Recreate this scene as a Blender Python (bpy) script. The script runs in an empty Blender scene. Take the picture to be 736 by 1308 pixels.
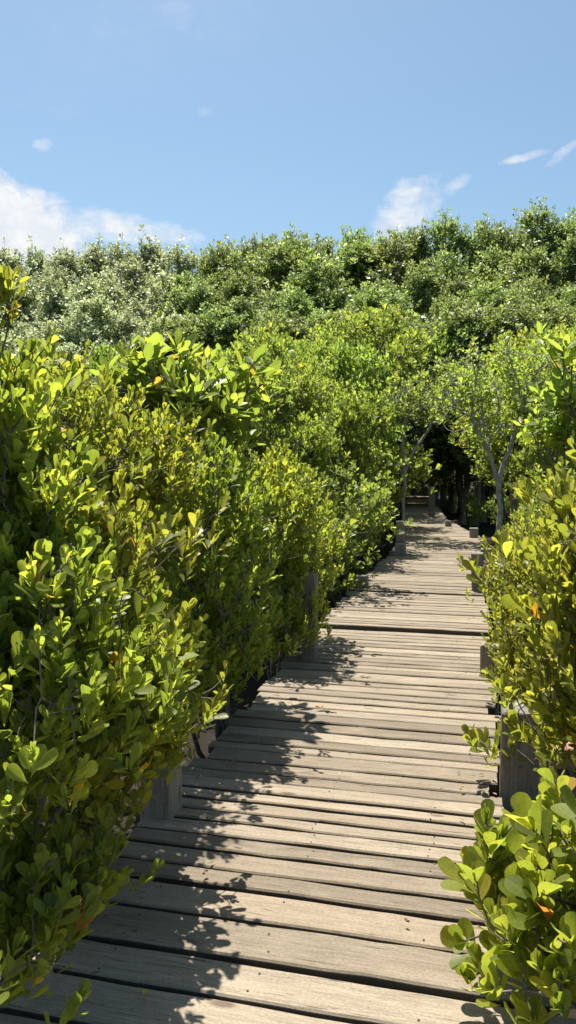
import bpy, math, random
import numpy as np
from mathutils import Vector, Matrix

SC = bpy.context.scene
COL = SC.collection
R = math.radians
random.seed(7)

# ------------------------------------------------------------------ camera
F, CX, CY, H = 980.0, 368.0, 654.0, 1.6
PITCH = math.atan(64 / F)
cam = bpy.data.cameras.new('camera')
cam.sensor_fit = 'VERTICAL'; cam.sensor_height = 36; cam.sensor_width = 36
cam.lens = F / 1308 * 36
cam.clip_start = 0.05; cam.clip_end = 3000
co = bpy.data.objects.new('camera', cam); COL.objects.link(co)
co.location = (0, 0, H); co.rotation_euler = (R(90) - PITCH, 0, 0)
SC.camera = co
SC.render.resolution_x, SC.render.resolution_y = 576, 1024


def at(px, py, d):
    """the point d metres ahead that is seen at photo pixel px, py"""
    xn, yn = (px - CX) / F, (CY - py) / F
    dy = math.cos(PITCH) + yn * math.sin(PITCH)
    dz = -math.sin(PITCH) + yn * math.cos(PITCH)
    s = d / dy
    return np.array([xn * s, d, H + dz * s])


def on(px, py, z=0.0):
    xn, yn = (px - CX) / F, (CY - py) / F
    dy = math.cos(PITCH) + yn * math.sin(PITCH)
    dz = -math.sin(PITCH) + yn * math.cos(PITCH)
    s = (z - H) / dz
    return np.array([xn * s, dy * s, z])


# ------------------------------------------------------------------ helpers
def mesh_obj(name, V, Fq, mats, parent=None, smooth=False, attrs=None, mat_idx=None):
    """V (n,3); Fq list of index tuples or an (m,k) array"""
    me = bpy.data.meshes.new(name)
    if isinstance(Fq, np.ndarray):
        m, k = Fq.shape
        me.vertices.add(len(V)); me.vertices.foreach_set('co', np.asarray(V, np.float32).ravel())
        me.loops.add(m * k); me.loops.foreach_set('vertex_index', Fq.astype(np.int32).ravel())
        me.polygons.add(m)
        me.polygons.foreach_set('loop_start', np.arange(0, m * k, k, dtype=np.int32))
        me.polygons.foreach_set('loop_total', np.full(m, k, np.int32))
        me.update(calc_edges=True)
    else:
        me.from_pydata([tuple(map(float, v)) for v in V], [], Fq); me.update()
    if smooth:
        me.polygons.foreach_set('use_smooth', np.ones(len(me.polygons), bool))
    for mt in (mats if isinstance(mats, (list, tuple)) else [mats]):
        me.materials.append(mt)
    if mat_idx is not None:
        me.polygons.foreach_set('material_index', np.asarray(mat_idx, np.int32))
    for an, (typ, arr) in (attrs or {}).items():
        a = me.attributes.new(an, typ, 'POINT')
        key = 'vector' if typ == 'FLOAT_VECTOR' else 'value'
        a.data.foreach_set(key, np.asarray(arr, np.float32).ravel())
    me.validate()
    o = bpy.data.objects.new(name, me); COL.objects.link(o)
    if parent: o.parent = parent
    return o


def tag(o, label, cat, group=None, kind=None):
    if label: o['label'] = label
    if cat: o['category'] = cat
    if group: o['group'] = group
    if kind: o['kind'] = kind
    return o


def empty(name, loc, rz=0.0):
    o = bpy.data.objects.new(name, None); COL.objects.link(o)
    o.empty_display_size = 0.2
    o.location = tuple(map(float, loc)); o.rotation_euler = (0, 0, rz)
    return o


def copy_tree(o, parent=None):
    c = o.copy(); COL.objects.link(c)
    if parent: c.parent = parent
    for ch in list(o.children): copy_tree(ch, c)
    return c


# ------------------------------------------------------------------ materials
def new_mat(name):
    m = bpy.data.materials.new(name); m.use_nodes = True
    nt = m.node_tree; nt.nodes.clear()
    out = nt.nodes.new('ShaderNodeOutputMaterial')
    return m, nt, out


def ramp(nt, fac, stops, interp='LINEAR'):
    n = nt.nodes.new('ShaderNodeValToRGB'); cr = n.color_ramp; cr.interpolation = interp
    while len(cr.elements) < len(stops): cr.elements.new(0.5)
    for e, (p, c) in zip(cr.elements, stops):
        e.position = p; e.color = (*c, 1) if len(c) == 3 else c
    nt.links.new(fac, n.inputs[0]); return n.outputs[0]


def mathn(nt, op, a, b=None, c=None, clamp=False):
    n = nt.nodes.new('ShaderNodeMath'); n.operation = op; n.use_clamp = clamp
    for i, v in enumerate((a, b, c)):
        if v is None: continue
        if isinstance(v, (int, float)): n.inputs[i].default_value = v
        else: nt.links.new(v, n.inputs[i])
    return n.outputs[0]


def mixc(nt, fac, a, b, mode='MIX'):
    n = nt.nodes.new('ShaderNodeMix'); n.data_type = 'RGBA'; n.blend_type = mode
    for s, v in ((n.inputs[0], fac), (n.inputs[6], a), (n.inputs[7], b)):
        if isinstance(v, (int, float)): s.default_value = v
        elif isinstance(v, tuple): s.default_value = (*v, 1)
        else: nt.links.new(v, s)
    return n.outputs[2]


def attr(nt, name):
    n = nt.nodes.new('ShaderNodeAttribute'); n.attribute_name = name; return n


def noise(nt, vec, scale, detail=3, rough=0.55, dist=0.0):
    n = nt.nodes.new('ShaderNodeTexNoise')
    n.inputs['Scale'].default_value = scale; n.inputs['Detail'].default_value = detail
    n.inputs['Roughness'].default_value = rough; n.inputs['Distortion'].default_value = dist
    if vec is not None: nt.links.new(vec, n.inputs['Vector'])
    return n.outputs['Fac']


def mapping(nt, vec, scale):
    n = nt.nodes.new('ShaderNodeMapping'); n.inputs['Scale'].default_value = scale
    nt.links.new(vec, n.inputs['Vector']); return n.outputs[0]


def leaf_mat(name, stops, trans=0.58, tboost=(2.02, 1.96, 1.1), rough=0.36, spec=0.45, rim=True, var=0.25):
    m, nt, out = new_mat(name)
    tone = attr(nt, 'tone').outputs['Fac']
    col = ramp(nt, tone, stops)
    oi = nt.nodes.new('ShaderNodeObjectInfo')
    hs = nt.nodes.new('ShaderNodeHueSaturation')
    nt.links.new(col, hs.inputs['Color'])
    nt.links.new(mathn(nt, 'MULTIPLY_ADD', oi.outputs['Random'], 0.03, 0.485), hs.inputs['Hue'])
    nt.links.new(mathn(nt, 'MULTIPLY_ADD', oi.outputs['Random'], var, 1 - var / 2), hs.inputs['Value'])
    col = hs.outputs[0]
    if rim:
        lu = mathn(nt, 'ABSOLUTE', attr(nt, 'lu').outputs['Fac'])
        edge = mathn(nt, 'MULTIPLY', mathn(nt, 'SUBTRACT', lu, 0.86), 7.0, clamp=True)
        col = mixc(nt, mathn(nt, 'MULTIPLY', edge, 0.45), col, (0.34, 0.33, 0.06))
        mid = mathn(nt, 'MULTIPLY', mathn(nt, 'SUBTRACT', 0.09, lu), 12.0, clamp=True)
        col = mixc(nt, mathn(nt, 'MULTIPLY', mid, 0.5), col, (0.30, 0.31, 0.08))
        tc = nt.nodes.new('ShaderNodeTexCoord')
        blot = noise(nt, tc.outputs['Object'], 60, 2)
        col = mixc(nt, mathn(nt, 'MULTIPLY', mathn(nt, 'SUBTRACT', blot, 0.52), 2.2, clamp=True), col, (0.15, 0.13, 0.02))
    b = nt.nodes.new('ShaderNodeBsdfPrincipled')
    nt.links.new(col, b.inputs['Base Color'])
    if rim:
        fineb = noise(nt, tc.outputs['Object'], 190, 3, 0.7)
        col = mixc(nt, 1.0, col, ramp(nt, fineb, [(0.32, (0.80, 0.80, 0.76)), (0.6, (1.06, 1.06, 1.06))]), 'MULTIPLY')
        nt.links.new(col, b.inputs['Base Color'])
        nt.links.new(mathn(nt, 'MULTIPLY_ADD', blot, 0.5, rough - 0.14), b.inputs['Roughness'])
    else:
        b.inputs['Roughness'].default_value = rough
    b.inputs['Specular IOR Level'].default_value = spec
    t = nt.nodes.new('ShaderNodeBsdfTranslucent')
    nt.links.new(mixc(nt, 1.0, col, tuple(tboost), 'MULTIPLY'), t.inputs['Color'])
    ms = nt.nodes.new('ShaderNodeMixShader'); ms.inputs[0].default_value = trans
    nt.links.new(b.outputs[0], ms.inputs[1]); nt.links.new(t.outputs[0], ms.inputs[2])
    nt.links.new(ms.outputs[0], out.inputs[0])
    return m


CERIOPS = [(0.0, (0.074, 0.112, 0.022)), (0.35, (0.162, 0.208, 0.034)), (0.7, (0.262, 0.298, 0.050)),
           (0.93, (0.365, 0.365, 0.066)), (0.965, (0.47, 0.37, 0.05)), (0.99, (0.50, 0.26, 0.04)), (1.0, (0.40, 0.13, 0.03))]
BIG = [(0.0, (0.070, 0.118, 0.028)), (0.5, (0.165, 0.228, 0.046)), (0.9, (0.27, 0.318, 0.062)),
       (0.97, (0.36, 0.34, 0.05)), (0.99, (0.46, 0.19, 0.04)), (1.0, (0.38, 0.12, 0.03))]
MIDG = [(0.0, (0.082, 0.132, 0.032)), (0.5, (0.165, 0.238, 0.052)), (0.9, (0.262, 0.328, 0.076)), (1.0, (0.40, 0.36, 0.06))]
MIDY = [(0.0, (0.088, 0.136, 0.030)), (0.5, (0.178, 0.244, 0.050)), (0.9, (0.278, 0.330, 0.072)), (1.0, (0.42, 0.36, 0.06))]
FARG = [(0.0, (0.095, 0.140, 0.050)), (0.6, (0.190, 0.250, 0.085)), (1.0, (0.33, 0.38, 0.15))]
FARW = [(0.0, (0.16, 0.20, 0.12)), (0.6, (0.31, 0.355, 0.225)), (1.0, (0.55, 0.58, 0.46))]
M_CER = leaf_mat('small_leaf', CERIOPS)
M_BIG = leaf_mat('broad_leaf', BIG, rough=0.30)
M_MIDG = leaf_mat('canopy_leaf_green', MIDG)
M_MIDY = leaf_mat('canopy_leaf_yellow', MIDY)
M_FARG = leaf_mat('far_leaf_green', FARG, trans=0.42, rim=False, rough=0.45, var=0.4)
M_FARW = leaf_mat('far_leaf_silver', FARW, trans=0.36, rim=False, rough=0.46, spec=0.5, var=0.3)


def bark_mat(name, c0, c1, scale=30):
    m, nt, out = new_mat(name)
    tc = nt.nodes.new('ShaderNodeTexCoord')
    v = mapping(nt, tc.outputs['Object'], (1, 1, 0.35))
    f = noise(nt, v, scale, 5, 0.65)
    col = ramp(nt, f, [(0.3, c0), (0.7, c1)])
    b = nt.nodes.new('ShaderNodeBsdfPrincipled')
    nt.links.new(col, b.inputs['Base Color']); b.inputs['Roughness'].default_value = 0.85
    bp = nt.nodes.new('ShaderNodeBump'); bp.inputs['Strength'].default_value = 0.5; bp.inputs['Distance'].default_value = 0.01
    nt.links.new(f, bp.inputs['Height']); nt.links.new(bp.outputs[0], b.inputs['Normal'])
    nt.links.new(b.outputs[0], out.inputs[0])
    return m


M_BARK = bark_mat('twig_bark', (0.07, 0.055, 0.045), (0.22, 0.18, 0.15))
M_PALE = bark_mat('pale_bark', (0.17, 0.16, 0.14), (0.46, 0.43, 0.39))
M_FBARK = bark_mat('far_bark', (0.10, 0.09, 0.08), (0.22, 0.20, 0.18), 6)


def wood_mat(name, dark, light, grain=1.0, brown=(0.24, 0.18, 0.12), brown_amt=0.4, edge=0.0):
    """weathered timber; attribute 'wv' = (along, across, up) metres, 'tone' = value per piece"""
    m, nt, out = new_mat(name)
    wv = attr(nt, 'wv').outputs['Vector']
    tone = attr(nt, 'tone').outputs['Fac']
    cx = nt.nodes.new('ShaderNodeCombineXYZ')
    for i in range(3): nt.links.new(mathn(nt, 'MULTIPLY', tone, (37.0, 11.0, 53.0)[i]), cx.inputs[i])
    va = nt.nodes.new('ShaderNodeVectorMath'); va.operation = 'ADD'
    nt.links.new(wv, va.inputs[0]); nt.links.new(cx.outputs[0], va.inputs[1])
    p = va.outputs[0]
    fine = noise(nt, mapping(nt, p, (5, 130, 130)), 1.0, 6, 0.75, 0.3)
    mid = noise(nt, mapping(nt, p, (2.0, 30, 30)), 1.0, 6, 0.68, 1.6)
    blot = noise(nt, mapping(nt, p, (3.0, 7, 7)), 1.0, 4, 0.6)
    stain = noise(nt, mapping(nt, p, (9.0, 16, 16)), 1.0, 5, 0.7)
    g = mathn(nt, 'ADD', mathn(nt, 'MULTIPLY', fine, 0.5), mathn(nt, 'MULTIPLY', mid, 0.5))
    col = ramp(nt, g, [(0.30, dark), (0.62, light)])
    tv = mathn(nt, 'FRACT', mathn(nt, 'MULTIPLY', tone, 7.31))
    col = mixc(nt, mathn(nt, 'MULTIPLY', tv, brown_amt), col, brown)
    val = ramp(nt, mathn(nt, 'FRACT', mathn(nt, 'MULTIPLY', tone, 13.7)), [(0, (0.66, 0.65, 0.64)), (1, (1.14, 1.13, 1.12))])
    col = mixc(nt, 1.0, col, val, 'MULTIPLY')
    col = mixc(nt, mathn(nt, 'MULTIPLY', mathn(nt, 'SUBTRACT', blot, 0.5), 1.6, clamp=True), col, tuple(min(1.0, c * 1.22) for c in light))
    col = mixc(nt, mathn(nt, 'MULTIPLY', mathn(nt, 'SUBTRACT', stain, 0.60), 2.6, clamp=True), col, (0.16, 0.12, 0.085))
    crackn = noise(nt, mapping(nt, p, (3.2, 85, 85)), 1.0, 4, 0.6, 0.9)
    crack = mathn(nt, 'MULTIPLY', mathn(nt, 'SUBTRACT', crackn, 0.645), 20.0, clamp=True)
    speck = noise(nt, mapping(nt, p, (90, 260, 260)), 1.0, 3, 0.7)
    col = mixc(nt, 1.0, col, ramp(nt, speck, [(0.3, (0.70, 0.69, 0.67)), (0.62, (1.10, 1.10, 1.10))]), 'MULTIPLY')
    check = noise(nt, mapping(nt, p, (26, 150, 150)), 1.0, 2, 0.5, 0.4)
    col = mixc(nt, mathn(nt, 'MULTIPLY', mathn(nt, 'SUBTRACT', check, 0.66), 7.0, clamp=True), col, (0.10, 0.075, 0.055))
    col = mixc(nt, mathn(nt, 'MULTIPLY', crack, 0.8), col, (0.05, 0.04, 0.03))
    # knots
    vor = nt.nodes.new('ShaderNodeTexVoronoi'); vor.inputs['Scale'].default_value = 1.0
    nt.links.new(mapping(nt, p, (1.9, 5.5, 5.5)), vor.inputs['Vector'])
    kd = vor.outputs['Distance']
    knot = mathn(nt, 'MULTIPLY', mathn(nt, 'SUBTRACT', mathn(nt, 'MULTIPLY_ADD', mid, 0.09, 0.055), kd), 20.0, clamp=True)
    col = mixc(nt, mathn(nt, 'MULTIPLY', knot, 0.75), col, (0.09, 0.06, 0.04))
    # shade of the gaps between boards, painted dark onto their side faces
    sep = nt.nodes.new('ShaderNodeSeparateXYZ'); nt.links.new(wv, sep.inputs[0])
    gap_shade = mathn(nt, 'MULTIPLY', mathn(nt, 'LESS_THAN', sep.outputs[2], -0.009), edge)
    col = mixc(nt, gap_shade, col, (0.035, 0.028, 0.022))
    b = nt.nodes.new('ShaderNodeBsdfPrincipled')
    nt.links.new(col, b.inputs['Base Color']); b.inputs['Roughness'].default_value = 0.8
    b.inputs['Specular IOR Level'].default_value = 0.25
    hgt = mathn(nt, 'SUBTRACT', mathn(nt, 'MULTIPLY', g, 1.0), mathn(nt, 'MULTIPLY', crack, 1.2))
    bp = nt.nodes.new('ShaderNodeBump'); bp.inputs['Strength'].default_value = 0.55; bp.inputs['Distance'].default_value = 0.006
    nt.links.new(hgt, bp.inputs['Height']); nt.links.new(bp.outputs[0], b.inputs['Normal'])
    nt.links.new(b.outputs[0], out.inputs[0])
    return m


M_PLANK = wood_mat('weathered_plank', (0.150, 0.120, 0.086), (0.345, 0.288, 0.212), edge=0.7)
M_POST = wood_mat('weathered_post', (0.13, 0.118, 0.10), (0.36, 0.335, 0.295), brown_amt=0.15)
M_BEAM = wood_mat('reddish_beam', (0.22, 0.10, 0.06), (0.42, 0.22, 0.14), brown_amt=0.2)
M_UNDER = wood_mat('dark_bearer', (0.06, 0.05, 0.04), (0.14, 0.12, 0.10))
m, nt, out = new_mat('nail_rust')
b = nt.nodes.new('ShaderNodeBsdfPrincipled'); b.inputs['Base Color'].default_value = (0.03, 0.022, 0.018, 1); b.inputs['Roughness'].default_value = 0.7
nt.links.new(b.outputs[0], out.inputs[0]); M_NAIL = m

m, nt, out = new_mat('mud')
tc = nt.nodes.new('ShaderNodeTexCoord')
f1 = noise(nt, tc.outputs['Object'], 1.3, 6, 0.6); f2 = noise(nt, tc.outputs['Object'], 14, 5, 0.7)
col = ramp(nt, mathn(nt, 'ADD', mathn(nt, 'MULTIPLY', f1, 0.5), mathn(nt, 'MULTIPLY', f2, 0.5)),
           [(0.3, (0.014, 0.011, 0.008)), (0.55, (0.030, 0.024, 0.017)), (0.75, (0.055, 0.045, 0.032))])
b = nt.nodes.new('ShaderNodeBsdfPrincipled'); nt.links.new(col, b.inputs['Base Color']); b.inputs['Roughness'].default_value = 0.9; b.inputs['Specular IOR Level'].default_value = 0.1
bp = nt.nodes.new('ShaderNodeBump'); bp.inputs['Strength'].default_value = 0.7; bp.inputs['Distance'].default_value = 0.05
nt.links.new(f2, bp.inputs['Height']); nt.links.new(bp.outputs[0], b.inputs['Normal'])
nt.links.new(b.outputs[0], out.inputs[0]); M_MUD = m

# ------------------------------------------------------------------ sun and sky
SUN_EL, SUN_AZ = R(66), R(-17)          # azimuth from +Y, clockwise; the sun stands high, ahead and to the left
sd = Vector((math.sin(SUN_AZ) * math.cos(SUN_EL), math.cos(SUN_AZ) * math.cos(SUN_EL), math.sin(SUN_EL)))
sl = bpy.data.lights.new('sun', 'SUN'); sl.energy = 5.0; sl.angle = R(0.53); sl.color = (1.0, 0.955, 0.88)
so = bpy.data.objects.new('sun', sl); COL.objects.link(so)
so.rotation_euler = sd.to_track_quat('Z', 'Y').to_euler(); so.location = (-20, 0, 40)

w = bpy.data.worlds.new('World'); SC.world = w; w.use_nodes = True
nt = w.node_tree; nt.nodes.clear()
wo = nt.nodes.new('ShaderNodeOutputWorld'); bg = nt.nodes.new('ShaderNodeBackground')
sky = nt.nodes.new('ShaderNodeTexSky'); sky.sky_type = 'NISHITA'; sky.sun_disc = False
sky.sun_elevation = SUN_EL; sky.sun_rotation = SUN_AZ
sky.air_density = 1.1; sky.dust_density = 1.0; sky.ozone_density = 2.6
bg.inputs['Strength'].default_value = 0.072
tc = nt.nodes.new('ShaderNodeTexCoord'); D = tc.outputs['Generated']


def vdot(vec, c):
    n = nt.nodes.new('ShaderNodeVectorMath'); n.operation = 'DOT_PRODUCT'
    nt.links.new(vec, n.inputs[0]); n.inputs[1].default_value = tuple(c); return n.outputs['Value']


n_big = noise(nt, mapping(nt, D, (1, 1, 1.7)), 9, 7, 0.62, 0.4)
n_fine = noise(nt, mapping(nt, D, (1, 1, 1.6)), 34, 6, 0.65, 0.3)
nn = mathn(nt, 'ADD', mathn(nt, 'MULTIPLY', n_big, 0.55), mathn(nt, 'MULTIPLY', n_fine, 0.45))
cloud = None
#            px   py   rx  ry  rot  density
for (px, py, rx, ry, rot, dens) in [(6, 294, 66, 42, 0, 1.4), (60, 268, 60, 15, -14, 0.95), (135, 287, 100, 18, -4, 0.95),
                                    (522, 268, 42, 28, 30, 0.97), (578, 239, 26, 9, 35, 0.6), (722, 193, 25, 7, 35, 0.75),
                                    (667, 201, 32, 5, 8, 0.75), (230, 22, 30, 18, -40, 0.22), (55, 186, 12, 9, 20, 0.7), (262, 141, 12, 8, 30, 0.4),
                                    (160, 60, 240, 60, 20, 0.05), (-150, 250, 160, 60, 0, 1.0), (900, 240, 120, 30, 10, 0.8)]:
    c = Vector(at(px, py, 1.0) - np.array([0, 0, H])).normalized()
    rt = Vector((c.y, -c.x, 0)).normalized(); up = rt.cross(c)
    a = R(rot); e1 = rt * math.cos(a) + up * math.sin(a); e2 = -rt * math.sin(a) + up * math.cos(a)
    k = math.sqrt(((px - CX) / F) ** 2 + ((CY - py) / F) ** 2 + 1)
    u = mathn(nt, 'MULTIPLY', vdot(D, e1), F / rx * k); v = mathn(nt, 'MULTIPLY', vdot(D, e2), F / ry * k)
    r2 = mathn(nt, 'ADD', mathn(nt, 'MULTIPLY', u, u), mathn(nt, 'MULTIPLY', v, v))
    back = mathn(nt, 'GREATER_THAN', vdot(D, c), 0.0)
    q = mathn(nt, 'SUBTRACT', 1.0, r2)                                  # 1 in the middle, 0 at the rim
    q = mathn(nt, 'MULTIPLY_ADD', q, 0.45, mathn(nt, 'MULTIPLY_ADD', nn, 3.2, -1.62 + max(0.0, dens - 0.8) * 1.3))
    q = mathn(nt, 'MULTIPLY', q, mathn(nt, 'GREATER_THAN', 4.0, r2))
    q = mathn(nt, 'MULTIPLY', mathn(nt, 'MULTIPLY', q, 1.15, clamp=True), mathn(nt, 'MULTIPLY', back, dens))
    cloud = q if cloud is None else mathn(nt, 'MAXIMUM', cloud, q)
cloud = mathn(nt, 'MINIMUM', cloud, 0.97)
cc = ramp(nt, n_fine, [(0.3, (5.4, 5.8, 6.4)), (0.65, (6.8, 6.85, 6.9))])
blue = mixc(nt, 1.0, sky.outputs[0], (0.93, 1.02, 0.97), 'MULTIPLY')
skyc = mixc(nt, cloud, blue, cc)
nt.links.new(skyc, bg.inputs['Color']); nt.links.new(bg.outputs[0], wo.inputs[0])

SC.view_settings.view_transform = 'Standard'; SC.view_settings.look = 'None'
SC.view_settings.exposure = 0.97; SC.view_settings.gamma = 1.0; SC.view_settings.use_curve_mapping = False
SC.cycles.max_bounces = 8; SC.cycles.transmission_bounces = 6; SC.cycles.diffuse_bounces = 4
SC.cycles.sample_clamp_indirect = 6.0

# ------------------------------------------------------------------ ground
GZ = -0.62
nx = 90
xs = np.concatenate([[-2500, -600, -150], np.linspace(-40, 40, nx), [150, 600, 2500]])
ys = np.concatenate([[-2500, -300, -60], np.linspace(-8, 72, nx), [150, 600, 2500]])
gx, gy = np.meshgrid(xs, ys, indexing='ij')
rg = np.random.default_rng(3)
gz = GZ + np.where((np.abs(gx) < 39) & (gy < 71) & (gy > -7), rg.normal(0, 0.035, gx.shape), 0)
V = np.stack([gx, gy, gz], -1).reshape(-1, 3)
n0, n1 = gx.shape
idx = np.arange(n0 * n1).reshape(n0, n1)
Fq = np.stack([idx[:-1, :-1], idx[1:, :-1], idx[1:, 1:], idx[:-1, 1:]], -1).reshape(-1, 4)
tag(mesh_obj('ground', V, Fq, M_MUD, smooth=True), 'dark mangrove mud under the shrubs and boardwalk', 'mud', kind='structure')

# ------------------------------------------------------------------ boardwalk
TH = math.atan(0.2418)
_y = np.array([-6, 3.82, 9.0, 12.75, 16, 19, 21, 36, 44])
_x = np.array([0.265 - 9.82 * 0.2418, 0.265, 0.265 + 5.18 * 0.2418, 2.50, 3.2, 3.52, 3.74, 6.08, 7.3])
_hw = np.array([0.80, 0.80, 0.80, 0.78, 0.78, 0.66, 0.58, 0.62, 0.62])
yd = np.linspace(-6, 44, 1001)
xd = np.interp(yd, _y, _x)
ker = np.ones(31) / 31
xs_ = np.convolve(np.pad(xd, 15, mode='edge'), ker, 'valid')
xd = np.where((yd > 7.6) & (yd < 43), xs_, xd)


def cx_at(y): return float(np.interp(y, yd, xd))
def hw_at(y): return float(np.interp(y, _y, _hw))
def head_at(y):
    return math.atan2(cx_at(y + 0.3) - cx_at(y - 0.3), 0.6)
def deck_z(y): return 0.0 if y < 7.08 else (0.035 if y < 9.05 else 0.055)


walk = empty('boardwalk', (0, 0, 0))
tag(walk, 'weathered grey wooden boardwalk of cross planks running into the mangroves', 'boardwalk', kind='structure')


class Wood:
    """gathers timber pieces into one mesh with the timber attributes"""
    def __init__(s): s.V, s.F, s.wv, s.tone, s.mi, s.n = [], [], [], [], [], 0

    def piece(s, c, ang, L, W, T, rng, seg=10, jit=0.004, bev=0.006, tilt=0.0, tone=None, cup=0.0, skew=0.0, endj=0.01):
        """board centred at c (top surface at c.z), long axis at angle ang in the xy plane"""
        tone = rng.random() if tone is None else tone
        ax = np.array([math.cos(ang), math.sin(ang), 0]); ac = np.array([-math.sin(ang), math.cos(ang), 0])
        # cross section: an octagon-like bevelled rectangle
        prof = np.array([[-W / 2, -T], [-W / 2, -bev], [-W / 2 + bev, 0], [0, -cup], [W / 2 - bev, 0], [W / 2, -bev], [W / 2, -T]])
        k = len(prof); base = s.n
        e0 = rng.normal(0, endj); e1 = rng.normal(0, endj); bow = rng.normal(0, jit)
        for i in range(seg + 1):
            t = i / seg; a = (t - 0.5) * L + (e0 if i == 0 else 0) + (e1 if i == seg else 0)
            jl, jr, jz = rng.normal(0, jit), rng.normal(0, jit), rng.normal(0, jit * 0.35)
            bw = bow * (1 - (2 * t - 1) ** 2)
            for j, (x, z) in enumerate(prof):
                off = jl if x < -1e-6 else (jr if x > 1e-6 else 0)
                p = c + ax * a + ac * (x + off + bw + skew * (t - 0.5)) + np.array([0, 0, z + jz + tilt * x])
                s.V.append(p); s.wv.append((a, x, z)); s.tone.append(tone)
        for i in range(seg):
            for j in range(k):
                a0 = base + i * k + j; a1 = base + i * k + (j + 1) % k
                s.F.append((a0, a0 + k, a1 + k, a1)); s.mi.append(0)
        s.F.append(tuple(base + j for j in range(k))); s.mi.append(0)
        s.F.append(tuple(base + seg * k + j for j in reversed(range(k)))); s.mi.append(0)
        s.n += k * (seg + 1)
        return ax, ac

    def nail(s, c, r):
        base = s.n
        for i in range(6):
            a = i * math.pi / 3
            s.V.append(c + np.array([r * math.cos(a), r * math.sin(a), 0.0])); s.wv.append((0, 0, 0)); s.tone.append(0)
        s.V.append(c + np.array([0, 0, 0.0015])); s.wv.append((0, 0, 0)); s.tone.append(0)
        for i in range(6):
            s.F.append((base + i, base + (i + 1) % 6, base + 6)); s.mi.append(1)
        s.n += 7

    def build(s, name, mats, parent):
        return mesh_obj(name, np.array(s.V), s.F, mats, parent, attrs={'wv': ('FLOAT_VECTOR', s.wv), 'tone': ('FLOAT', s.tone)}, mat_idx=s.mi)


rng = np.random.default_rng(11)
deck = Wood()
YL = float(on(369, 1145)[1])            # the joint where the wide near boards begin
yl_c = YL
# solve for the centreline position of that joint
pj = on(369, 1145)
t = np.array([math.sin(TH), math.cos(TH)])
c0 = np.array([cx_at(0), 0.0])
s0 = float(np.dot(pj[:2] - c0, t)); yj = s0 * math.cos(TH)


def lay(y, wdt, left, right, gap, seg, wide=False):
    th = head_at(y); z = deck_z(y)
    Lx = left + right; mid = (right - left) / 2
    ax = np.array([math.cos(-th), math.sin(-th), 0])
    c = np.array([cx_at(y), y, z + rng.normal(0, 0.0025)]) + ax * mid
    far = y > 14
    a, ac = deck.piece(c, -th + rng.normal(0, 0.003), Lx, wdt - gap, 0.048, rng, seg=seg, jit=0.0025 if not far else 0.001,
                       tilt=rng.normal(0, 0.012), cup=rng.uniform(0, 0.002), endj=0.012)
    if y < 9 and rng.random() < 0.75:
        for sx in (-0.62, 0.62, 0.0):
            for q in (-0.25, 0.25):
                if rng.random() < 0.55:
                    deck.nail(c - ax * mid + ax * (sx * hw_at(y) + rng.normal(0, 0.015)) + ac * (q * wdt + rng.normal(0, 0.006)) + np.array([0, 0, 0.0022]), 0.0042)


y = yj
for wd in [0.185, 0.205, 0.182, 0.19, 0.2, 0.185, 0.195, 0.2] + [0.19] * 14:      # towards and under the viewer
    yc = y - wd * math.cos(TH) / 2
    lay(yc, wd, hw_at(yc) + rng.uniform(0.22, 0.34), hw_at(yc) + rng.uniform(0.10, 0.2), rng.uniform(0.020, 0.032), 14)
    y -= wd * math.cos(TH)
y = yj
known = [0.125, 0.135, 0.128, 0.112]
i = 0
while y < 39.5:
    wd = known[i] if i < len(known) else rng.choice([0.105, 0.12, 0.13, 0.14, 0.15])
    th = head_at(y); yc = y + wd * math.cos(th) / 2
    lay(yc, wd, hw_at(yc) + rng.normal(0, 0.018), hw_at(yc) + rng.normal(0, 0.018), rng.uniform(0.018, 0.032) if rng.random() < 0.82 else rng.uniform(0.006, 0.012), 10 if y < 12 else 4)
    y += wd * math.cos(th); i += 1
    for br in (7.08, 9.05):
        if y - wd < br <= y: y += 0.03 if br < 8 else 0.015
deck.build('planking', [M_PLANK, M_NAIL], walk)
for sx in (-0.62, 0.62):                # long bearers under the planks
    bm_ = Wood(); yy = -2.0
    while yy < 38:
        th = head_at(yy + 1); x = cx_at(yy + 1) + sx * (hw_at(yy + 1) / 0.8) * math.cos(th)
        bm_.piece(np.array([x, yy + 1 - sx * math.sin(th), deck_z(yy + 1) - 0.056]), math.pi / 2 - th, 2.02, 0.09, 0.13, rng, seg=2, jit=0.001)
        yy += 2.0 * math.cos(th)
    bm_.build('bearer', M_UNDER, walk)

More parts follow.
